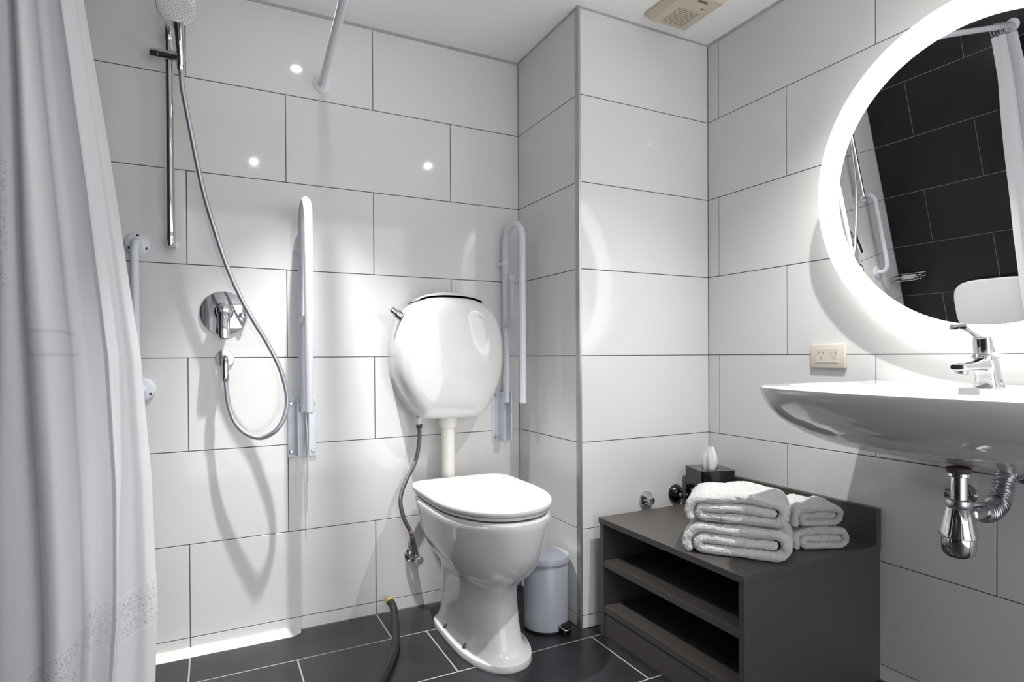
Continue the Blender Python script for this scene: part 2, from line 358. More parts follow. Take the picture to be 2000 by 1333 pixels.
# basin mixer tap
t = thing('basin_tap', (1.63, byc, bz), 'chrome single-lever mixer tap on the washbasin', 'tap')
def rsec(cx, cy, z, hx, hy, pw=3.5, n=28, tilt=0.0):
    out = []
    for k in range(n):
        a = 2*PI*k/n; ca, sa = math.cos(a), math.sin(a); r = (abs(ca)**pw+abs(sa)**pw)**(-1/pw)
        out.append(V(cx+hx*r*ca, cy+hy*r*sa, z+tilt*hx*r*ca))
    return out
obj('body', LF([rsec(1.638, byc, bz, .030, .025), rsec(1.636, byc, bz+.004, .029, .0245), rsec(1.632, byc, bz+.02, .0235, .0215), rsec(1.626, byc, bz+.045, .0215, .021), rsec(1.620, byc, bz+.062, .023, .0215, tilt=.25), rsec(1.617, byc, bz+.076, .024, .0215, tilt=.35), rsec(1.616, byc, bz+.080, .021, .019, tilt=.35)]), 'chrome', t)
def ysec(x, z, hz, hy, n=20, sl=0.0):
    out = []
    for k in range(n):
        a = 2*PI*k/n; ca, sa = math.cos(a), math.sin(a); r = (abs(ca)**4+abs(sa)**4)**(-0.25); out.append(V(x+sl*hz*r*sa, byc+hy*r*ca, z+hz*r*sa))
    return out
obj('spout', LF([ysec(1.628, bz+.056, .018, .019), ysec(1.60, bz+.054, .0155, .018), ysec(1.56, bz+.050, .0115, .0175), ysec(1.52, bz+.047, .009, .0165), ysec(1.508, bz+.0465, .0075, .0155), ysec(1.505, bz+.0465, .005, .013)]), 'chrome', t)
obj('aerator', LT([(.0125, .003), (.0125, -.007), (.0105, -.009), (0, -.009)], (1.524, byc, bz+.039)), 'chrome_satin', t)
hd = obj('cartridge_cap', LF([rsec(1.617, byc, bz+.078, .020, .0195, 2.6, tilt=.35), rsec(1.616, byc, bz+.09, .0205, .020, 2.6, tilt=.2), rsec(1.614, byc, bz+.108, .021, .020, 2.6, tilt=.05), rsec(1.614, byc, bz+.113, .019, .018, 2.6)]), 'chrome', t)
pr = [(1.637, .112), (1.636, .1205), (1.60, .1195), (1.572, .1185), (1.553, .1225), (1.532, .1310), (1.509, .1400), (1.5055, .1290), (1.528, .1205), (1.548, .1125), (1.57, .1105), (1.60, .111)]
obj('lever', EX([V(x, byc-0.017, bz+z) for x, z in pr], (0, 0.034, 0), 0.0015), 'chrome', t)
tag(obj('waste_plug_knob', LT([(.004, 0), (.004, .010), (.009, .011), (.011, .015), (.009, .021), (0, .022)], (1.705, -1.508, bz), seg=20), 'chrome', base=(1.705, -1.508, bz)), 'small round chrome pull knob behind the basin tap', 'knob')

# bottle trap and flexible waste pipe
tx, ty = 1.512, byc
t = thing('bottle_trap', (tx, ty, -0.438), 'chrome bottle trap with corrugated waste pipe under the washbasin', 'drain trap')
obj('gasket', LT([(.012, -.244), (.024, -.247), (.0235, -.252), (.021, -.256)], (tx, ty, 0)), 'gasket', t, label='brown rubber gasket')
obj('top_nut', LT([(.0205, -.256), (.0225, -.258), (.0225, -.264), (.0205, -.266), (.017, -.267)], (tx, ty, 0)), 'chrome', t)
obj('tailpipe', LT([(.0165, -.266), (.0165, -.322)], (tx, ty, 0)), 'chrome', t)
obj('collar', LT([(.017, -.314), (.0235, -.316), (.0245, -.319), (.0245, -.329), (.0225, -.333)], (tx, ty, 0), seg=40), 'chrome_satin', t)
obj('bottle', LT([(.021, -.331), (.0235, -.334), (.0335, -.385), (.0355, -.389), (.0355, -.395), (.033, -.397)], (tx, ty, 0), seg=48), 'chrome', t)
obj('cup', LT([(.032, -.396), (.0325, -.420), (.030, -.432), (.024, -.438), (0, -.4395)], (tx, ty, 0), seg=48), 'chrome', t)
obj('outlet', tube(LT([(.019, 0), (.022, .004), (.022, .012), (.018, .015)], (tx+.026, ty, -.352), (1, 0, 0)), [(tx, ty, -.352), (tx+.06, ty, -.353), (tx+.115, ty, -.357)], .0155), 'chrome', t)
pth = catmull([(tx+.10, ty, -.357), (tx+.13, ty, -.357), (tx+.165, ty, -.343), (tx+.183, ty, -.315), (tx+.195, ty, -.288), (tx+.222, ty, -.274), (tx+.25, ty, -.273)], 40)
obj('corrugated_pipe', tube(bmesh.new(), pth, .02, 20, rfun=lambda d, i: .0205+.0028*math.sin(2*PI*d/.0085)), 'chrome_satin', t)
obj('wall_flange', LT([(.024, .055), (.025, .05), (.025, .03), (.029, .028), (.031, .010), (.038, .004), (.038, 0)], (XR, ty, -.273), (-1, 0, 0)), 'chrome', t)
# two small stop valves behind the trap (hot and cold feeds are hidden by the bowl): one shows
t = thing('stop_valve', (XR, -1.338, -0.359), 'chrome angle stop valve on the wall behind the bottle trap', 'valve')
obj('escutcheon', LT([(.027, 0), (.026, .004), (.018, .010), (.013, .012)], (XR, -1.338, -.359), (-1, 0, 0)), 'chrome', t)
obj('valve_body', tube(LT([(.012, .010), (.012, .05), (.009, .054), (0, .054)], (XR, -1.338, -.359), (-1, 0, 0)), [(XR-.035, -1.338, -.359), (XR-.035, -1.338, -.30), (XR-.06, -1.36, -.24)], .007), 'chrome', t)
obj('valve_knob', LT([(.010, 0), (.013, .004), (.013, .016), (.010, .02), (0, .02)], (XR-.035, -1.326, -.359), (0, 1, 0), seg=16), 'chrome', t)

# double socket outlet
t = thing('power_socket', (XR, -0.958, -0.004), 'ivory double power socket on the tiled wall beside the mirror', 'socket')
sy0, sy1, sz0, sz1 = -1.017, -0.900, -0.043, 0.033
obj('cover_plate', B((XR-.011, sy0, sz0), (XR, sy1, sz1), .003, 2), 'ivory_plastic', t)
obj('socket_panel', B((XR-.0125, -.997, -.026), (XR-.010, -.921, .018), .0008, 1), 'ivory_plastic', t)
for yc in (-0.980, -0.938):
    bm = bmesh.new()
    for dy, dz, rot in ((.0075, .006, .5), (-.0075, .006, -.5), (0, -.009, 0)):
        q = Matrix.Translation((XR-.0126, yc+dy, -.004+dz+.002)) @ Matrix.Rotation(rot, 4, 'X')
        box(bm, (-.0003, -.0008, -.0042), (.0003, .0008, .0042), mtx=q)
    obj('pin_slots', bm, 'print_grey', t)

# ------------------------------------------------------------------ open cabinet
cx0, cx1, cy0, cy1, ct = 1.243, XR-0.0015, -1.117, -0.500, -0.550
t = thing('open_cabinet', ((cx0+cx1)/2, (cy0+cy1)/2, ZF), 'dark grey-brown open shelf cabinet against the tiled wall', 'cabinet')
bt = 0.019
obj('top_panel', B((cx0-.004, cy0-.003, ct-bt), (cx1, cy1+.003, ct), .0008, 1), 'laminate', t)
for y in (cy0, cy1-bt): obj('side_panel', B((cx0, y, ZF), (cx1, y+bt, ct-bt), .0006, 1), 'laminate', t)
for z in (-0.692, -0.845): obj('shelf', B((cx0+.002, cy0+bt, z-.022), (cx1-.012, cy1-bt, z), .0006, 1), 'laminate', t)
obj('back_panel', B((cx1-.012, cy0+bt, ZF), (cx1, cy1-bt, ct-bt)), 'laminate', t)
obj('kickboard', B((cx0+.006, cy0+bt, ZF), (cx0+.022, cy1-bt, -0.8685), .0006, 1), 'laminate', t)
obj('splashback', B((cx1-.018, cy0-.003, ct), (cx1, cy1+.003, ct+.104), .0008, 1), 'laminate', t)

# tissue box
t = thing('tissue_box', (1.69, -.557, ct), 'black cube tissue box with a white tissue pulled up, behind the towels', 'tissue box')
bc = V(1.690, -.557, 0); ang = -0.30; hx, hy = .066, .068; top = -.412
def rot2(x, y): return V(bc.x+x*math.cos(ang)-y*math.sin(ang), bc.y+x*math.sin(ang)+y*math.cos(ang), 0)
bm = bmesh.new(); n = 48
def rectloop(z, s=1.0):
    out = []
    for k in range(n):
        a = 2*PI*(k+.5)/n; ca, sa = math.cos(a), math.sin(a); r = 1/max(abs(ca), abs(sa)); p = rot2(hx*s*r*ca, hy*s*r*sa); out.append(V(p.x, p.y, z))
    return out
def elloop(z, a_, b_): return [V(*(rot2(a_*math.cos(2*PI*(k+.5)/n), b_*math.sin(2*PI*(k+.5)/n)).xy), z) for k in range(n)]
loft(bm, [rectloop(ct), rectloop(top-.001), rectloop(top, .985), elloop(top, .027, .034), elloop(top-.004, .0265, .0335), elloop(top-.05, .0265, .0335)])
obj('box_cover', bm, 'black_gloss', t, smooth=25)
loops = []
for i in range(11):
    v = i/10; z = top-.03+.108*v; lp = []
    for k in range(n):
        a = 2*PI*k/n; wob = 1+.22*math.sin(3*a+1)+.12*math.sin(5*a+4*v)
        rx = (.012+.010*math.sin(PI*min(1, v*.95)))*wob*(1-.45*v**3); ry = (.022+.012*math.sin(PI*min(1, v*.9)))*wob*(1-.5*v**3)
        p = rot2(rx*math.cos(a)+.004*v, ry*math.sin(a)-.004*v); lp.append(V(p.x, p.y, z-.016*max(0, math.sin(a+.6))*v**2))
    loops.append(lp)
obj('tissue', LF(loops), 'tissue_paper', t, label='white paper tissue')

# folded towels
def towel(name, base, yaw, width, depth, th, label, group, seed, turns=1):
    bm = bmesh.new(); hw = width/2; g = th*1.04
    r1 = g/2; z0 = th/2
    def arc(cx, cz, r, a0, a1, k=8): return [(cx+r*math.cos(a0+(a1-a0)*i/k), cz+r*math.sin(a0+(a1-a0)*i/k)) for i in range(k+1)]
    pts = []
    # inner flap, wraps round the left, under, up the right, over the top and tucks down on the left
    xin = hw-th*1.7
    xl = -hw+th*2.05
    pts += [(xin+(xl-xin)*i/8, z0+g) for i in range(9)]
    pts += arc(xl, z0+g/2, g/2, PI/2, 3*PI/2)[1:]
    pts += [(xl+(hw-th*1.55-xl)*i/8, z0) for i in range(1, 9)]
    pts += arc(hw-th*1.55, z0+g, g, -PI/2, PI/2, 12)[1:]
    pts += [(hw-th*1.55+(xl-hw+th*1.55)*i/9, z0+2*g) for i in range(1, 10)]
    pts += arc(xl, z0+.5*g, 1.5*g, PI/2, PI*1.13, 12)[1:]
    P = catmull([V(x, 0, z) for x, z in pts], 4); n = len(P); h = th/2*0.98
    prof = []
    T = [(P[min(i+1, n-1)]-P[max(i-1, 0)]).normalized() for i in range(n)]
    Nn = [V(-q.z, 0, q.x) for q in T]
    prof += [P[i]+Nn[i]*h for i in range(n)]
    prof += [P[-1]+T[-1]*h*math.sin(a)+Nn[-1]*h*math.cos(a) for a in (PI/4, PI/2, 3*PI/4)]
    prof += [P[i]-Nn[i]*h for i in reversed(range(n))]
    prof += [P[0]-T[0]*h*math.sin(a)-Nn[0]*h*math.cos(a) for a in (PI/4, PI/2, 3*PI/4)]
    nd = 84; loops = []; m = len(prof)
    cen = [P[i] for i in range(n)]+[P[-1]]*3+[P[i] for i in reversed(range(n))]+[P[0]]*3
    for j in range(nd+5):
        if j < 3: y, s = -depth/2+[.0, .004, .010][j]*(th/.024), [.35, .75, .95][j]
        elif j > nd+1: y, s = depth/2-[.010, .004, .0][j-nd-2]*(th/.024), [.95, .75, .35][j-nd-2]
        else: y, s = -depth/2+.010*(th/.024)+(depth-.02*(th/.024))*(j-2)/(nd), 1.0
        lp = []
        for k in range(m):
            q = cen[k]+(prof[k]-cen[k])*s
            e = .006*math.sin(3.1*q.x/width*PI+seed)*math.sin(2.0*y/depth*PI+seed*2)
            ins = .010*noise.noise(V(cen[k].x*14, seed, cen[k].z*60))
            top_ = max(0, q.z/(3*th)); dome = (.010 if 'top' in label else .002)*top_*(1-(q.x/hw)**2)*(1-(2*y/depth)**2)
            nn = noise.noise_vector(V(q.x*60+seed*9, y*60, q.z*60))*.0016+noise.noise_vector(V(q.x*230+seed*9, y*230, q.z*230))*.0022
            lp.append(V(q.x, y+ins*(1-abs(2*y/depth))*0+ins*(-1 if y < 0 else 1)*.5, max(.0004, q.z+e*top_+dome))+V(nn.x, nn.y, max(-.0002, nn.z) if q.z < th*.3 else nn.z))
        loops.append(lp)
    loft(bm, loops)
    Mt = Matrix.Translation(V(*base)) @ Matrix.Rotation(yaw, 4, 'Z'); bmesh.ops.transform(bm, matrix=Mt, verts=bm.verts)
    o = obj(name, bm, 'towel', base=base, smooth=180); tag(o, label, 'towel', group); return o
ty_ = -0.91
towel('bath_towel', (1.395, -.957, ct+.0005), ty_, .282, .180, .0275, 'large white bath towel at the bottom of the bigger stack', 'bath towels on the cabinet', 1.3)
towel('bath_towel', (1.394, -.955, ct+.0905), ty_+.03, .268, .176, .0255, 'large white bath towel on top of the bigger stack', 'bath towels on the cabinet', 4.1)
towel('hand_towel', (1.620, -1.016, ct+.0005), -0.40, .166, .128, .0200, 'small white hand towel at the bottom of the smaller stack', 'hand towels on the cabinet', 7.7)
towel('hand_towel', (1.612, -1.013, ct+.0655), -0.38, .154, .124, .0185, 'small white hand towel on top of the smaller stack', 'hand towels on the cabinet', 9.2)

# chrome stop taps on the column face above the cabinet
t = thing('wall_valve', (1.483, -DC, -.527), 'chrome cone-shaped wall valve cover above the cabinet corner', 'valve')
obj('cone_cover', LT([(.032, 0), (.032, .003), (.028, .010), (.014, .024), (.012, .034), (.006, .036), (0, .036)], (1.483, -DC, -.527), (0, -1, 0), seg=40), 'chrome', t)
t = thing('wall_valve', (1.622, -DC, -.520), 'black wall valve with a chrome spindle beside the tissue box', 'valve')
obj('cone_cover', LT([(.034, 0), (.034, .003), (.028, .012), (.015, .022), (.012, .024)], (1.622, -DC, -.520), (0, -1, 0), seg=40), 'black_gloss', t)
obj('spindle', LT([(.008, .02), (.008, .045), (.0, .045)], (1.622, -DC, -.520), (0, -1, 0), seg=20), 'chrome', t)
obj('handle', LT([(.012, .043), (.014, .046), (.014, .068), (.011, .071), (0, .071)], (1.622, -DC, -.520), (0, -1, 0), seg=14), 'black_plastic', t)

# ------------------------------------------------------------------ toilet pan
TX = 0.872
def pan_sec(z, yb, yf, hw, pwb=5.0, pwf=2.15, n=64, dx=0.0):
    cy = yb+(yf-yb)*0.46; out = []
    for k in range(n):
        a = 2*PI*k/n; ca, sa = math.cos(a), math.sin(a)
        pw = pwb if sa > 0 else pwf; L_ = (yb-cy) if sa > 0 else (cy-yf)
        r = (abs(ca)**pw+abs(sa)**pw)**(-1/pw); out.append(V(TX+dx+hw*r*ca, cy+L_*r*sa, z))
    return out
t = thing('toilet', (TX, -.38, ZF), 'white ceramic pedestal toilet with closed lid', 'toilet')
S = [(ZF, -.135, -.595, .118, 6, 2.3), (ZF+.006, -.135, -.597, .120, 6, 2.3), (ZF+.020, -.135, -.594, .117, 6, 2.3), (ZF+.030, -.138, -.574, .103, 6, 2.4), (ZF+.05, -.14, -.553, .093, 6, 2.5), (ZF+.10, -.14, -.536, .088, 5, 2.5),
     (ZF+.17, -.135, -.528, .086, 5, 2.4), (ZF+.215, -.13, -.530, .089, 5, 2.3), (ZF+.235, -.128, -.544, .097, 5, 2.25), (ZF+.255, -.125, -.571, .112, 5, 2.2), (ZF+.28, -.12, -.602, .132, 5, 2.15), (ZF+.31, -.115, -.624, .149, 5, 2.1), (ZF+.35, -.11, -.640, .163, 5, 2.1), (ZF+.40, -.105, -.650, .174, 5, 2.1),
     (ZF+.43, -.10, -.657, .181, 5, 2.1), (ZF+.447, -.10, -.660, .184, 5, 2.1), (ZF+.457, -.10, -.659, .183, 5, 2.1), (ZF+.4625, -.102, -.653, .178, 5, 2.1)]
Si = [(ZF+.4625, -.16, -.60, .125, 3, 2.1), (ZF+.44, -.17, -.59, .118, 3, 2.1), (ZF+.36, -.22, -.53, .085, 2.5, 2.1), (ZF+.30, -.28, -.46, .05, 2, 2)]
pan = obj('pan', LF([pan_sec(z, a, b, c_, d, e) for z, a, b, c_, d, e in S+Si]), 'ceramic', t, smooth=40)
for (x, y) in ((TX-.109, -.27), (TX-.104, -.43), (TX+.109, -.27), (TX+.104, -.43)):
    sgn = -1 if x < TX else 1
    obj('bolt_cap', LT([(.0105, 0), (.0105, .004), (.006, .009), (0, .009)], (x-sgn*.008, y, ZF+.0265), (sgn*.7, 0, .7), seg=14), 'brass_dull', pan)
def lid_sec(z, ins, n=64): return pan_sec(z, -.118-ins, -.655+ins, .187-ins, 9, 2.2)
seat = obj('seat', LF([lid_sec(-.4775, .012), lid_sec(-.476, .008), lid_sec(-.468, .006), lid_sec(-.466, .010), pan_sec(-.466, -.2, -.57, .10, 3, 2.1), pan_sec(-.4775, -.2, -.57, .10, 3, 2.1)], cap0=False, cap1=False), 'seat_plastic', t, smooth=40)
obj('lid', LF([lid_sec(-.4655, .014), lid_sec(-.464, .003), lid_sec(-.460, 0.0), lid_sec(-.449, 0.0), lid_sec(-.4445, .003), lid_sec(-.4425, .009), lid_sec(-.4405, .05), lid_sec(-.4395, .12)]), 'seat_plastic', t, smooth=40)
for x in (TX-.075, TX+.075): obj('hinge', LT([(.011, -.02), (.011, .02)], (x, -.108, -.462), (1, 0, 0), seg=16), 'seat_plastic', t)

# cistern on the wall
KX = .853
t = thing('cistern', (KX, 0, -.225), 'rounded white cistern mounted on the wall above the toilet', 'cistern')
half = [(0.0, .2175), (.05, .2165), (.095, .210), (.135, .193), (.168, .163), (.190, .118), (.202, .065), (.206, .012), (.202, -.045), (.189, -.098), (.170, -.142), (.148, -.180), (.130, -.206), (.112, -.221), (.085, -.226), (.04, -.227), (0.0, -.227)]
out = [(x, z) for x, z in half]+[(-x, z) for x, z in half[-2:0:-1]]
ol = [q.copy() for q in catmull([V(x, 0, z) for x, z in out], 4, closed=True)]
def csec(y, s, dz=0.0): return [V(KX+p.x*s, y, -.005+(p.z+.005)*s+dz) for p in ol]
obj('tank', LF([csec(0, .985), csec(-.006, 1.0), csec(-.110, 1.0), csec(-.130, .990), csec(-.146, .962), csec(-.156, .915), csec(-.163, .84), csec(-.168, .70), csec(-.172, .45), csec(-.174, .2)]), 'ceramic', t, smooth=60)
lid_p = [(-.125, .2005), (-.10, .2115), (-.05, .2195), (0, .2215), (.05, .2195), (.10, .2115), (.125, .2005)]
bm = bmesh.new(); lo = catmull([V(x, 0, z) for x, z in lid_p], 6); up = [V(p.x*1.0, 0, p.z+.0115*(1-(p.x/.132)**6)) for p in lo]
extrude(bm, [V(KX+p.x, 0.0, p.z) for p in lo]+[V(KX+p.x, 0.0, p.z) for p in reversed(up)], (0, -.128, 0), .0025, 2)
obj('cistern_lid', bm, 'ceramic', t)
d = V(-.80, -.18, .55).normalized(); q0 = V(.674, -.104, .138)
fb = obj('flush_button', LT([(.0165, -.01), (.0165, .026), (.0150, .030), (.011, .030), (.011, .050), (.0095, .053), (0, .053)], q0, d, seg=32), 'chrome', t, label='chrome flush button')
obj('collar', LT([(.019, -.006), (.019, .006), (.0165, .008)], q0, d, seg=32), 'chrome', fb)
obj('inlet_shank', LT([(.013, -.222), (.013, -.232), (.010, -.234), (.010, -.250)], (.746, -.066, 0)), 'pvc_cream', t)
# flush pipe
t = thing('flush_pipe', (KX+.002, -.08, -.50), 'cream plastic flush pipe between the cistern and the toilet', 'pipe')
obj('nut', LT([(.022, -.226), (.034, -.228), (.035, -.246), (.033, -.262), (.027, -.266)], (KX, -.080, 0), seg=24), 'pvc_cream', t)
obj('tube', TB(catmull([V(KX, -.08, -.24), V(KX, -.08, -.36), V(KX+.002, -.08, -.48), V(KX+.004, -.085, -.54), V(KX+.008, -.105, -.575), V(KX+.012, -.14, -.585)], 6), .0255, 24), 'pvc_cream', t)
# braided feed hose with its valve
t = thing('feed_hose', (.725, -.06, -.74), 'grey braided water hose hanging from the cistern to the wall', 'hose')
pth = catmull([(.746, -.066, -.246), (.748, -.062, -.308), (.734, -.06, -.382), (.701, -.06, -.445), (.682, -.06, -.489), (.676, -.06, -.535), (.690, -.06, -.593), (.714, -.058, -.643), (.724, -.055, -.684), (.728, -.052, -.70)], 10)
obj('hose', TB(pth, .0075, 14), 'braided_hose', t)
obj('nut', LT([(.0105, 0), (.012, .003), (.012, .016), (.009, .018)], (.7465, -.065, -.264), (0, -.02, 1), seg=6), 'brass_dull', t)
dd = (pth[74]-pth[70]).normalized(); obj('tape', LT([(.0080, -.004), (.0082, 0), (.0080, .004)], pth[70], dd, seg=16), 'pink_tape', t, label='pink tape wrapped round the hose')
obj('ferrule', LT([(.0085, -.018), (.009, 0), (.0085, .018)], pth[80], (pth[82]-pth[78]).normalized(), seg=16), 'brass_dull', t)
t = thing('angle_valve', (.733, 0, -.735), 'tarnished chrome angle valve on the wall under the braided hose', 'valve')
obj('escutcheon', LT([(.029, 0), (.028, .004), (.019, .011), (.012, .014)], (.735, 0, -.745), (0, -1, 0)), 'chrome', t)
obj('valve_body', tube(LT([(.0115, .0), (.0115, .058), (.009, .062)], (.735, 0, -.742), (0, -1, 0)), [(.735, -.05, -.742), (.730, -.052, -.715), (.728, -.052, -.698)], .0105), 'brass_dull', t)
obj('valve_knob', LT([(.012, .058), (.0145, .062), (.0145, .078), (.012, .082), (0, .082)], (.742, 0, -.748), (0, -1, 0), seg=10), 'chrome_satin', t)

# ------------------------------------------------------------------ folding grab rails beside the toilet
def rail(X, label, post):
    t = thing('grab_rail', (X, 0, -.345), label, 'grab rail', 'folding grab rails beside the toilet')
    yb, yf, r = -.037, -.180, .0135; rc = (yb-yf)/2; zt = .528-rc-r
    pb = obj('wall_plate', B((X-.047, -.005, -.345), (X+.047, 0, -.137), .001, 1), 'galvanised', t)
    for sx_ in (-.0185, .0165): obj('channel_side', B((X+sx_-.002, -.052, -.338), (X+sx_+.002, -.004, -.142), .0008, 1), 'galvanised', pb)
    obj('channel_base', B((X-.017, -.010, -.338), (X+.015, -.004, -.142)), 'galvanised', pb)
    for sx_ in (-.036, .036):
        for z in (-.158, -.324): obj('screw', LT([(.0075, .004), (.0075, .008), (.005, .010), (0, .010)], (X+sx_, 0, z), (0, -1, 0), seg=8), 'chrome_satin', pb)
    path = [V(X, yb, -.185), V(X, yb, -.1)]+[V(X, yb, z) for z in (0, .1, .2, .3)]+[V(X, (yb+yf)/2+rc*math.cos(a*PI/12), zt+rc*math.sin(a*PI/12)) for a in range(0, 13)]+[V(X, yf, z) for z in (.3, .2, .1, 0, -.1, -.172)]
    rt = obj('rail_tube', TB(path, r, 20), 'rail_enamel', t, smooth=50)
    obj('end_cap', LT([(.0138, 0), (.0138, -.006), (.011, -.009), (0, -.009)], (X, yf, -.170), seg=20), 'seat_plastic', rt)
    obj('cross_link', TB([V(X, yb-.008, .124), V(X, yf+.008, .124)], .0155, 18), 'rail_enamel', t)
    obj('buffer', tube(LT([(.0165, -.008), (.0165, .008)], (X, yb, .368), seg=18), [V(X-.008, yb+.008, .368), V(X-.022, -.004, .368)], .006), 'white_enamel', t)
    obj('hinge_pin', LT([(.005, -.026), (.005, .024)], (X, yb, -.163), (1, 0, 0), seg=12), 'chrome_satin', t)
    if post:
        pt = obj('holder_post', TB([V(X, -.098, .125), V(X, -.098, .298)], .0095, 16), 'rail_enamel', t)
        obj('post_cap', LT([(.0115, 0), (.0125, .004), (.0125, .016), (.010, .019), (0, .019)], (X, -.098, .296), seg=16), 'white_enamel', pt)
    else:
        obj('support_rod', TB([V(X+.006, -.042, -.16), V(X+.010, -.048, -.25), V(X+.012, -.050, -.35), V(X+.013, -.050, -.425)], .0022, 8), 'galvanised', t)
    return t
rail(.346, 'white folding grab rail on the open wall between shower and toilet', False)
rail(1.118, 'white folding grab rail in the corner right of the cistern', True)

# ------------------------------------------------------------------ shower
BX, BY = -.041, -.058
t = thing('shower_rail', (BX, 0, .346), 'chrome vertical shower slide bar on the white wall', 'shower rail')
obj('bar', TB([V(BX, BY, .372), V(BX, BY, .98)], 0.0115, 20), 'chrome', t)
for z0, z1, zc in ((.344, .388, .362), (.975, 1.024, 1.005)):
    e = obj('end_fitting', LT([(.0, z0), (.0108, z0), (.0122, z0+.002), (.0122, z1-.002), (.0115, z1), (0, z1)], (BX, BY, 0), seg=24), 'chrome', t)
    obj('wall_mount', B((BX-.009, BY, zc-.013), (BX+.013, 0, zc+.013), .002, 2), 'chrome', e)
sl = obj('slider', LT([(0, -.052), (.0145, -.052), (.0155, -.050), (.0155, -.026), (.0148, -.0255), (.0148, -.0245), (.0155, -.024), (.0155, .040), (.0140, .043), (0, .043)], (BX, BY-.006, .928), V(1, -.45, -.16), seg=28), 'chrome', t)
hp = V(-.009, -.085, .925); hc = V(-.017, -.150, 1.040)
fn = V(.16, -.70, -.62).normalized()
t = thing('hand_shower', hp, 'round hand shower with white spray face in the slide bar holder', 'hand shower')
hd_ = (hc-hp).normalized()
obj('handle', TB([hp-V(0, -.008, .025), hp, hp+V(-.002, -.014, .03), hp+V(-.003, -.028, .058), hp+V(-.005, -.046, .082)], .0125, 20, rfun=lambda d_, i: [.0095, .0115, .0125, .0135, .0145][i]), 'chrome', t)
obj('head_back', LT([(0, -.030), (.018, -.029), (.036, -.022), (.049, -.010), (.0535, -.003), (.0535, 0), (.051, .001)], hc, fn, seg=48), 'chrome_satin', t)
fc = obj('spray_face', LT([(.0525, -.002), (.0525, .0012), (.050, .003), (.03, .004), (0, .0043)], hc, fn, seg=48, cap=False), 'seat_plastic', t)
obj('neck_shield', TB([hc-fn*.010+hd_*-.046, hc-fn*.004+hd_*-.058, hc-fn*.012+hd_*-.070], .012, 14, rfun=lambda d_, i: [.017, .0135, .009][i]), 'seat_plastic', t)
x_, y_, _ = frame_axes(fn); bm = bmesh.new()
for ring, cnt in ((.008, 6), (.016, 12), (.024, 18), (.032, 24), (.040, 28), (.047, 32)):
    for k in range(cnt):
        a = 2*PI*k/cnt+ring*40; lathe(bm, [(.0014, 0), (.0012, .0012), (0, .0013)], hc+fn*.0036+x_*ring*math.cos(a)+y_*ring*math.sin(a)-fn*(.0004 if ring < .04 else .0009), fn, seg=6)
tag(obj('nozzles', bm, 'print_grey', t), kind='stuff')
t = thing('shower_hose', (.108, -.06, -.257), 'silver shower hose looping down from the hand shower', 'hose')
hpts = [(-.010, -.074, .905), (-.006, -.08, .833), (.009, -.085, .74), (.033, -.09, .6), (.053, -.095, .499), (.08, -.1, .397), (.113, -.1, .288), (.151, -.1, .193), (.191, -.105, .113), (.228, -.105, .047), (.262, -.11, -.027), (.281, -.112, -.094), (.286, -.116, -.144), (.276, -.121, -.193), (.249, -.121, -.236), (.208, -.102, -.258), (.165, -.085, -.244), (.133, -.073, -.206), (.115, -.065, -.149), (.107, -.063, -.067)]
obj('hose', TB(catmull(hpts, 10), .0075, 14), 'steel_hose', t, smooth=60)
obj('cone_nut', LT([(.0085, 0), (.0105, .004), (.0105, .02), (.009, .04)], (.1075, -.063, -.075), (0, 0, 1), seg=20), 'chrome', t)
obj('cone_nut', LT([(.0085, -.03), (.0105, -.024), (.0115, 0)], (-.010, -.076, .912), (0, -.1, 1), seg=20), 'chrome', t)
t = thing('wall_elbow', (.107, 0, -.006), 'small round chrome hose outlet on the wall below the shower mixer', 'shower outlet')
obj('rosette', LT([(.028, 0), (.0285, .004), (.026, .008), (.012, .010)], (.107, 0, -.002), (0, -1, 0)), 'chrome', t)
obj('elbow', TB(catmull([V(.107, -.004, -.002), V(.107, -.045, -.002), V(.107, -.060, -.014), V(.107, -.063, -.040)], 6), .0105, 18), 'chrome', t)
t = thing('shower_mixer', (.105, 0, .146), 'round chrome shower mixer plate with a single lever', 'shower mixer')
obj('cover_plate', LT([(.072, 0), (.0722, .003), (.070, .007), (.055, .011), (.035, .014), (.026, .0155)], (.105, 0, .146), (0, -1, 0), seg=64), 'chrome', t)
kb = obj('lever_hub', LT([(.029, .012), (.029, .026), (.0275, .029), (.026, .055), (.022, .064), (.012, .068), (0, .069)], (.105, 0, .150), (0, -1, 0), seg=40), 'chrome', t)
lev = []
for v_, (y, z, hx_, hz_) in enumerate([(-.050, .158, .020, .012), (-.060, .140, .0195, .011), (-.068, .115, .018, .008), (-.074, .092, .0165, .006), (-.078, .072, .0155, .005), (-.080, .062, .012, .003)]):
    lev.append([V(.104+hx_*math.cos(2*PI*k/20), y-hz_*math.sin(2*PI*k/20), z+hz_*.35*math.sin(2*PI*k/20)) for k in range(20)])
obj('lever', LF(lev), 'chrome', kb)
obj('diverter', LT([(.009, .008), (.009, .026), (.006, .030), (0, .030)], (.163, 0, .140), (0, -1, 0), seg=20), 'chrome', t)

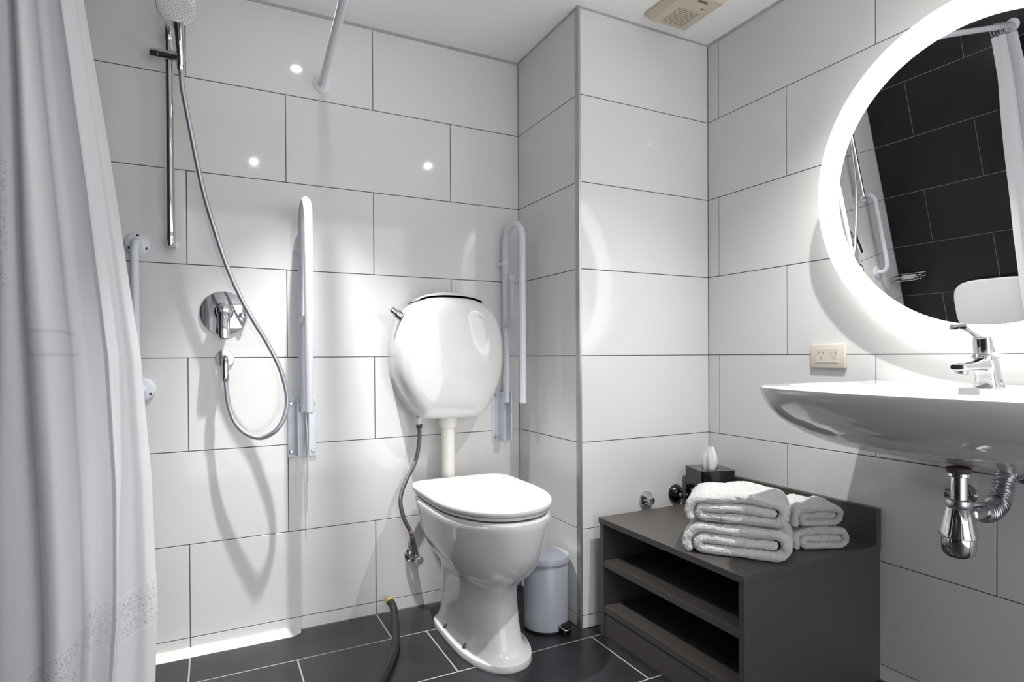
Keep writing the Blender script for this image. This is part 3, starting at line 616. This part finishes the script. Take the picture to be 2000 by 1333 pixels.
# vertical grab bar in the shower
t = thing('shower_grab_bar', (-.125, 0, -.099), 'pale blue-white vertical grab bar on the wall behind the curtain edge', 'grab bar')
gx, gy = -.137, -.062
path = catmull([V(-.133, -.004, .353), V(-.134, -.040, .353), V(gx, gy, .325)], 6)[:-1]+[V(gx, gy, z) for z in (.325, .25, .15, .05, -.02)]+catmull([V(gx+.002, gy, -.068), V(-.130, -.042, -.098), V(-.126, -.004, -.099)], 6)
obj('bar', TB(path, .0125, 18), 'rail_enamel', t, smooth=60)
for (x, z) in ((-.133, .353), (-.126, -.099)):
    f = obj('flange', LT([(.037, 0), (.037, .004), (.033, .008), (.018, .010)], (x, 0, z), (0, -1, 0), seg=36), 'rail_enamel', t)
    for a in (PI*.5, PI*1.16, PI*1.84): obj('screw_hole', LT([(.0042, .0060), (.0042, .0092), (0, .0094)], (x+.026*math.cos(a), 0, z+.026*math.sin(a)), (0, -1, 0), seg=12), 'black_plastic', f)

# curtain rod, rings, curtain
RZ, RY = .958, -.725
t = thing('curtain_rod', (.42, 0, RZ), 'white L-shaped curtain rod fixed high on the shower wall', 'curtain rod')
path = [V(.420, -.003, RZ), V(.416, -.1, RZ), V(.404, -.31, RZ), V(.391, -.54, RZ)]+[V(.391-.15+.15*math.cos(a*PI/20), -.575-.15*math.sin(a*PI/20), RZ) for a in range(1, 11)]+[V(x, RY, RZ) for x in (.1, -.1, XL+.003)]
obj('rod', TB(path, .0125, 18), 'white_enamel', t, smooth=60)
obj('flange', LT([(.030, 0), (.030, .004), (.024, .008), (.015, .012), (.015, .022)], (.420, 0, RZ), (0, -1, 0), seg=32), 'white_enamel', t)
obj('flange', LT([(.030, 0), (.030, .004), (.024, .008), (.015, .012), (.015, .022)], (XL, RY, RZ), (1, 0, 0), seg=32), 'white_enamel', t)
prof = catmull([V(u, d_, 0) for u, d_ in ((0, .0), (.06, -.035), (.16, -.055), (.25, -.045), (.295, .0), (.285, .045), (.31, .05), (.305, 0), (.315, -.05), (.36, -.08), (.43, -.085), (.485, -.06), (.50, -.01), (.49, .04), (.54, .05), (.62, .035), (.70, .01), (.76, -.035), (.785, -.045), (.80, -.03), (.88, -.005), (.95, .0), (1, .03))], 8)
edge = [(.925, -.150), (.73, -.158), (.58, -.137), (.32, -.102), (0, -.060), (-.25, -.045), (-.52, -.040), (-.69, -.050), (-.92, -.056)]
def edge_x(z):
    for (za, xa), (zb, xb) in zip(edge, edge[1:]):
        if zb <= z <= za: return xb+(xa-xb)*(z-zb)/(za-zb)
    return edge[0][1] if z > edge[0][0] else edge[-1][1]
bm = bmesh.new(); uvl = (bm.loops.layers.uv.get('UVMap') or bm.loops.layers.uv.new('UVMap')); NZ = 90; rows = []
ztop, zbot = .918, -.915
for i in range(NZ+1):
    z = ztop+(zbot-ztop)*i/NZ; row = []
    xe = edge_x(z); s = (ztop-z)/(ztop-zbot)
    for p in prof:
        u = p.x; x0 = XL+.018
        amp = .55+.45*min(1, s*2.2)
        x = x0+u*(xe-x0)+.010*math.sin(5*s+u*9)*s
        y = RY+p.y*amp+.012*math.sin(3.2*s+u*7+1)*s-.02*s*u
        dn = noise.noise_vector(V(u*7, s*3.5, 2.0))*.008*min(1, s*4)
        vb = (z-(-.50-.17*(1-u)**1.2-.10*max(0, .35-u)))/.045
        row.append((bm.verts.new(V(x+dn.x*.6, y+dn.y, z)), u, vb))
    rows.append(row)
for A_, B_ in zip(rows, rows[1:]):
    for k in range(len(prof)-1):
        q = (A_[k], A_[k+1], B_[k+1], B_[k]); f = bm.faces.new([v[0] for v in q])
        for lp, v in zip(f.loops, q): lp[uvl].uv = (v[1], v[2])
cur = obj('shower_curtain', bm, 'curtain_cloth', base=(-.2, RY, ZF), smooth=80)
tag(cur, 'gathered white shower curtain with a lace border hanging at the left', 'curtain')
rx = [-.165, -.195, -.225, -.252, -.278, -.300]
rl = ['curtain ring nearest the free edge of the white curtain', 'second curtain ring from the free edge of the curtain', 'third curtain ring from the free edge of the curtain', 'third curtain ring from the dark tiled wall', 'second curtain ring from the dark tiled wall', 'curtain ring nearest the dark tiled wall']
for x, lb in zip(rx, rl):
    bm = TB([V(x+.004*math.sin(a*PI/10), RY+.020*math.sin(a*PI/10), RZ-.013+.030*math.cos(a*PI/10)) for a in range(0, 21)], .0017, 8, cap=False)
    tag(obj('curtain_ring', bm, 'chrome', base=(x, RY, RZ-.043)), lb, 'curtain ring', 'curtain rings on the rod')

# folded-up shower seat and soap basket on the dark wall (seen in the mirror)
t = thing('folding_shower_seat', (XL, -.50, -.6), 'white folded-up shower seat on the dark tiled wall, seen in the mirror', 'shower seat')
def seat_out(x, s=1.0):
    out = []
    for k in range(48):
        a = 2*PI*k/48; ca, sa = math.cos(a), math.sin(a); pw = 4.5 if sa > 0 else 2.6; r = (abs(ca)**pw+abs(sa)**pw)**(-1/pw); out.append(V(x, -.50+.195*s*r*ca, -.405+(.170 if sa > 0 else .16)*s*r*sa))
    return out
obj('seat_board', LF([seat_out(XL+.035, .96), seat_out(XL+.038, .99), seat_out(XL+.046, 1.0), seat_out(XL+.058, 1.0), seat_out(XL+.064, .98), seat_out(XL+.066, .93)]), 'seat_plastic', t)
for y in (-.60, -.40): obj('hinge_bracket', B((XL, y-.015, -.60), (XL+.035, y+.015, -.50), .002, 1), 'chrome_satin', t)
t = thing('soap_basket', (XL, -.085, -.185), 'chrome wire soap basket in the shower corner, seen in the mirror', 'soap basket')
def rect(z, x1=XL+.10, y0=-.165, y1=-.012): return [V(XL+.004, y0, z), V(x1-.03, y0, z), V(x1, y0+.03, z), V(x1, y1, z), V(XL+.004, y1, z), V(XL+.004, y0, z)]
for z, r in ((-.165, .003), (-.188, .0025)): obj('rim_wire', TB(rect(z), r, 8), 'chrome', t)
for k in range(9): obj('base_wire', TB([V(XL+.004, -.155+.0165*k, -.165), V(XL+.006, -.155+.0165*k, -.188), V(XL+.094, -.155+.0165*k, -.188), V(XL+.098, -.155+.0165*k, -.165)], .0015, 6), 'chrome', t)
tag(obj('soap_bar', LF([rsec(XL+.052, -.085, z, hx_, hy_, 2.6) for z, hx_, hy_ in ((-.1855, .020, .034), (-.182, .025, .040), (-.174, .027, .042), (-.168, .024, .039), (-.1655, .014, .028))]), 'soap', base=(XL+.052, -.085, -.186)), 'pale bar of soap lying in the wire soap basket', 'soap')

# ------------------------------------------------------------------ extractor vent in the ceiling
t = thing('extractor_vent', (1.52, -.60, ZC), 'square ivory extractor fan grille on the ceiling', 'vent')
vx0, vx1, vy0, vy1 = 1.427, 1.612, -.735, -.520
bm = bmesh.new()
def rl_(z, i): return [V(vx0+i, vy0+i, z), V(vx1-i, vy0+i, z), V(vx1-i, vy1-i, z), V(vx0+i, vy1-i, z)]
gx0, gx1, gy0, gy1 = 1.474, 1.566, -.643, -.550
loft(bm, [rl_(ZC, 0), rl_(ZC-.010, 0), rl_(ZC-.030, .016), [V(gx0, gy0, ZC-.032), V(gx1, gy0, ZC-.032), V(gx1, gy1, ZC-.032), V(gx0, gy1, ZC-.032)], [V(gx0, gy0, ZC-.012), V(gx1, gy0, ZC-.012), V(gx1, gy1, ZC-.012), V(gx0, gy1, ZC-.012)]], cap0=True, cap1=False)
cv = obj('cover', bm, 'vent_ivory', t)
obj('dark_recess', B((gx0-.001, gy0-.001, ZC-.014), (gx1+.001, gy1+.001, ZC-.011)), 'vent_dark', t)
for k in range(11):
    y = gy0+.0045+k*.0084; bm = B((gx0, y-.0021, ZC-.0325), (gx1, y+.0021, ZC-.0300)); obj('slat', bm, 'vent_ivory', t)
obj('rib', B(((gx0+gx1)/2-.001, gy0, ZC-.033), ((gx0+gx1)/2+.001, gy1, ZC-.024)), 'vent_ivory', t)
obj('lettering', B((1.505, -.703, ZC-.0317), (1.545, -.693, ZC-.031)), 'print_grey', t); obj('mark', B((1.545, -.668, ZC-.0322), (1.566, -.665, ZC-.0315)), 'print_grey', t)

# ------------------------------------------------------------------ pedal bin
px, py, pr_ = 1.103, -.372, .079
t = thing('pedal_bin', (px, py, ZF), 'small grey pedal bin between the toilet and the column', 'bin')
obj('base', LT([(pr_-.002, 0), (pr_, .003), (pr_, .010), (pr_-.003, .012)], (px, py, ZF), seg=48), 'black_plastic', t)
obj('body', LT([(pr_-.004, .010), (pr_-.002, .012), (pr_-.002, .232), (pr_-.004, .236)], (px, py, ZF), seg=64), 'bin_enamel', t)
obj('lid', LT([(pr_-.001, .234), (pr_+.003, .236), (pr_+.003, .252), (pr_+.001, .256), (pr_-.008, .260), (pr_*.6, .265), (pr_*.3, .268), (0, .2685)], (px, py, ZF), seg=64, cap=False), 'bin_enamel', t)
a = math.atan2(-1.8, -.58)+.62; dv = V(math.cos(a), math.sin(a), 0); sd = V(-dv.y, dv.x, 0)
def slab(o0, hw, z, th, l0, l1, drop): return [o0+dv*l0+sd*s*hw+V(0, 0, zz) for s, zz in ((-1, z), (1, z))]+[o0+dv*l1+sd*s*hw+V(0, 0, zz-drop) for s, zz in ((1, z), (-1, z))]
o0 = V(px, py, ZF)
ped = obj('pedal', EX(slab(o0, .021, .034, .006, pr_-.006, pr_+.030, .008), (0, 0, -.006), .001, 1), 'chrome_satin', t)
obj('pedal_pad', EX(slab(o0, .018, .0375, .003, pr_+.003, pr_+.027, .0055), (0, 0, -.0028), .0006, 1), 'black_plastic', ped)
obj('pedal_slot', EX(slab(o0, .019, .026, .02, pr_-.010, pr_+.022, .002), (0, 0, -.024), .001, 1), 'black_plastic', t)
hv = -dv; obj('hinge', EX([o0+hv*(pr_-.006)+sd*s*.02+V(0, 0, z) for s, z in ((-1, .17), (1, .17), (1, .25), (-1, .25))], hv*.014, .002, 1), 'seat_plastic', t)

# ------------------------------------------------------------------ black hose lying on the floor
t = thing('floor_hose', (.60, -.2, ZF), 'black rubber hose with a yellow end lying on the dark floor', 'hose')
fh = [(.640, -.036, ZF+.055), (.643, -.072, ZF+.046), (.634, -.125, ZF+.028), (.615, -.205, ZF+.0165), (.585, -.305, ZF+.0165), (.547, -.39, ZF+.0165), (.508, -.46, ZF+.0165), (.46, -.55, ZF+.0165), (.40, -.68, ZF+.0165), (.33, -.85, ZF+.0165)]
obj('tube', TB(catmull(fh, 8), .0135, 18), 'rubber', t, smooth=60)
obj('end_collar', LT([(.0142, -.010), (.0148, -.004), (.0145, .004), (.009, .006)], fh[0], (V(*fh[0])-V(*fh[1])), seg=20), 'hose_end', t, label='frayed yellow hose end')
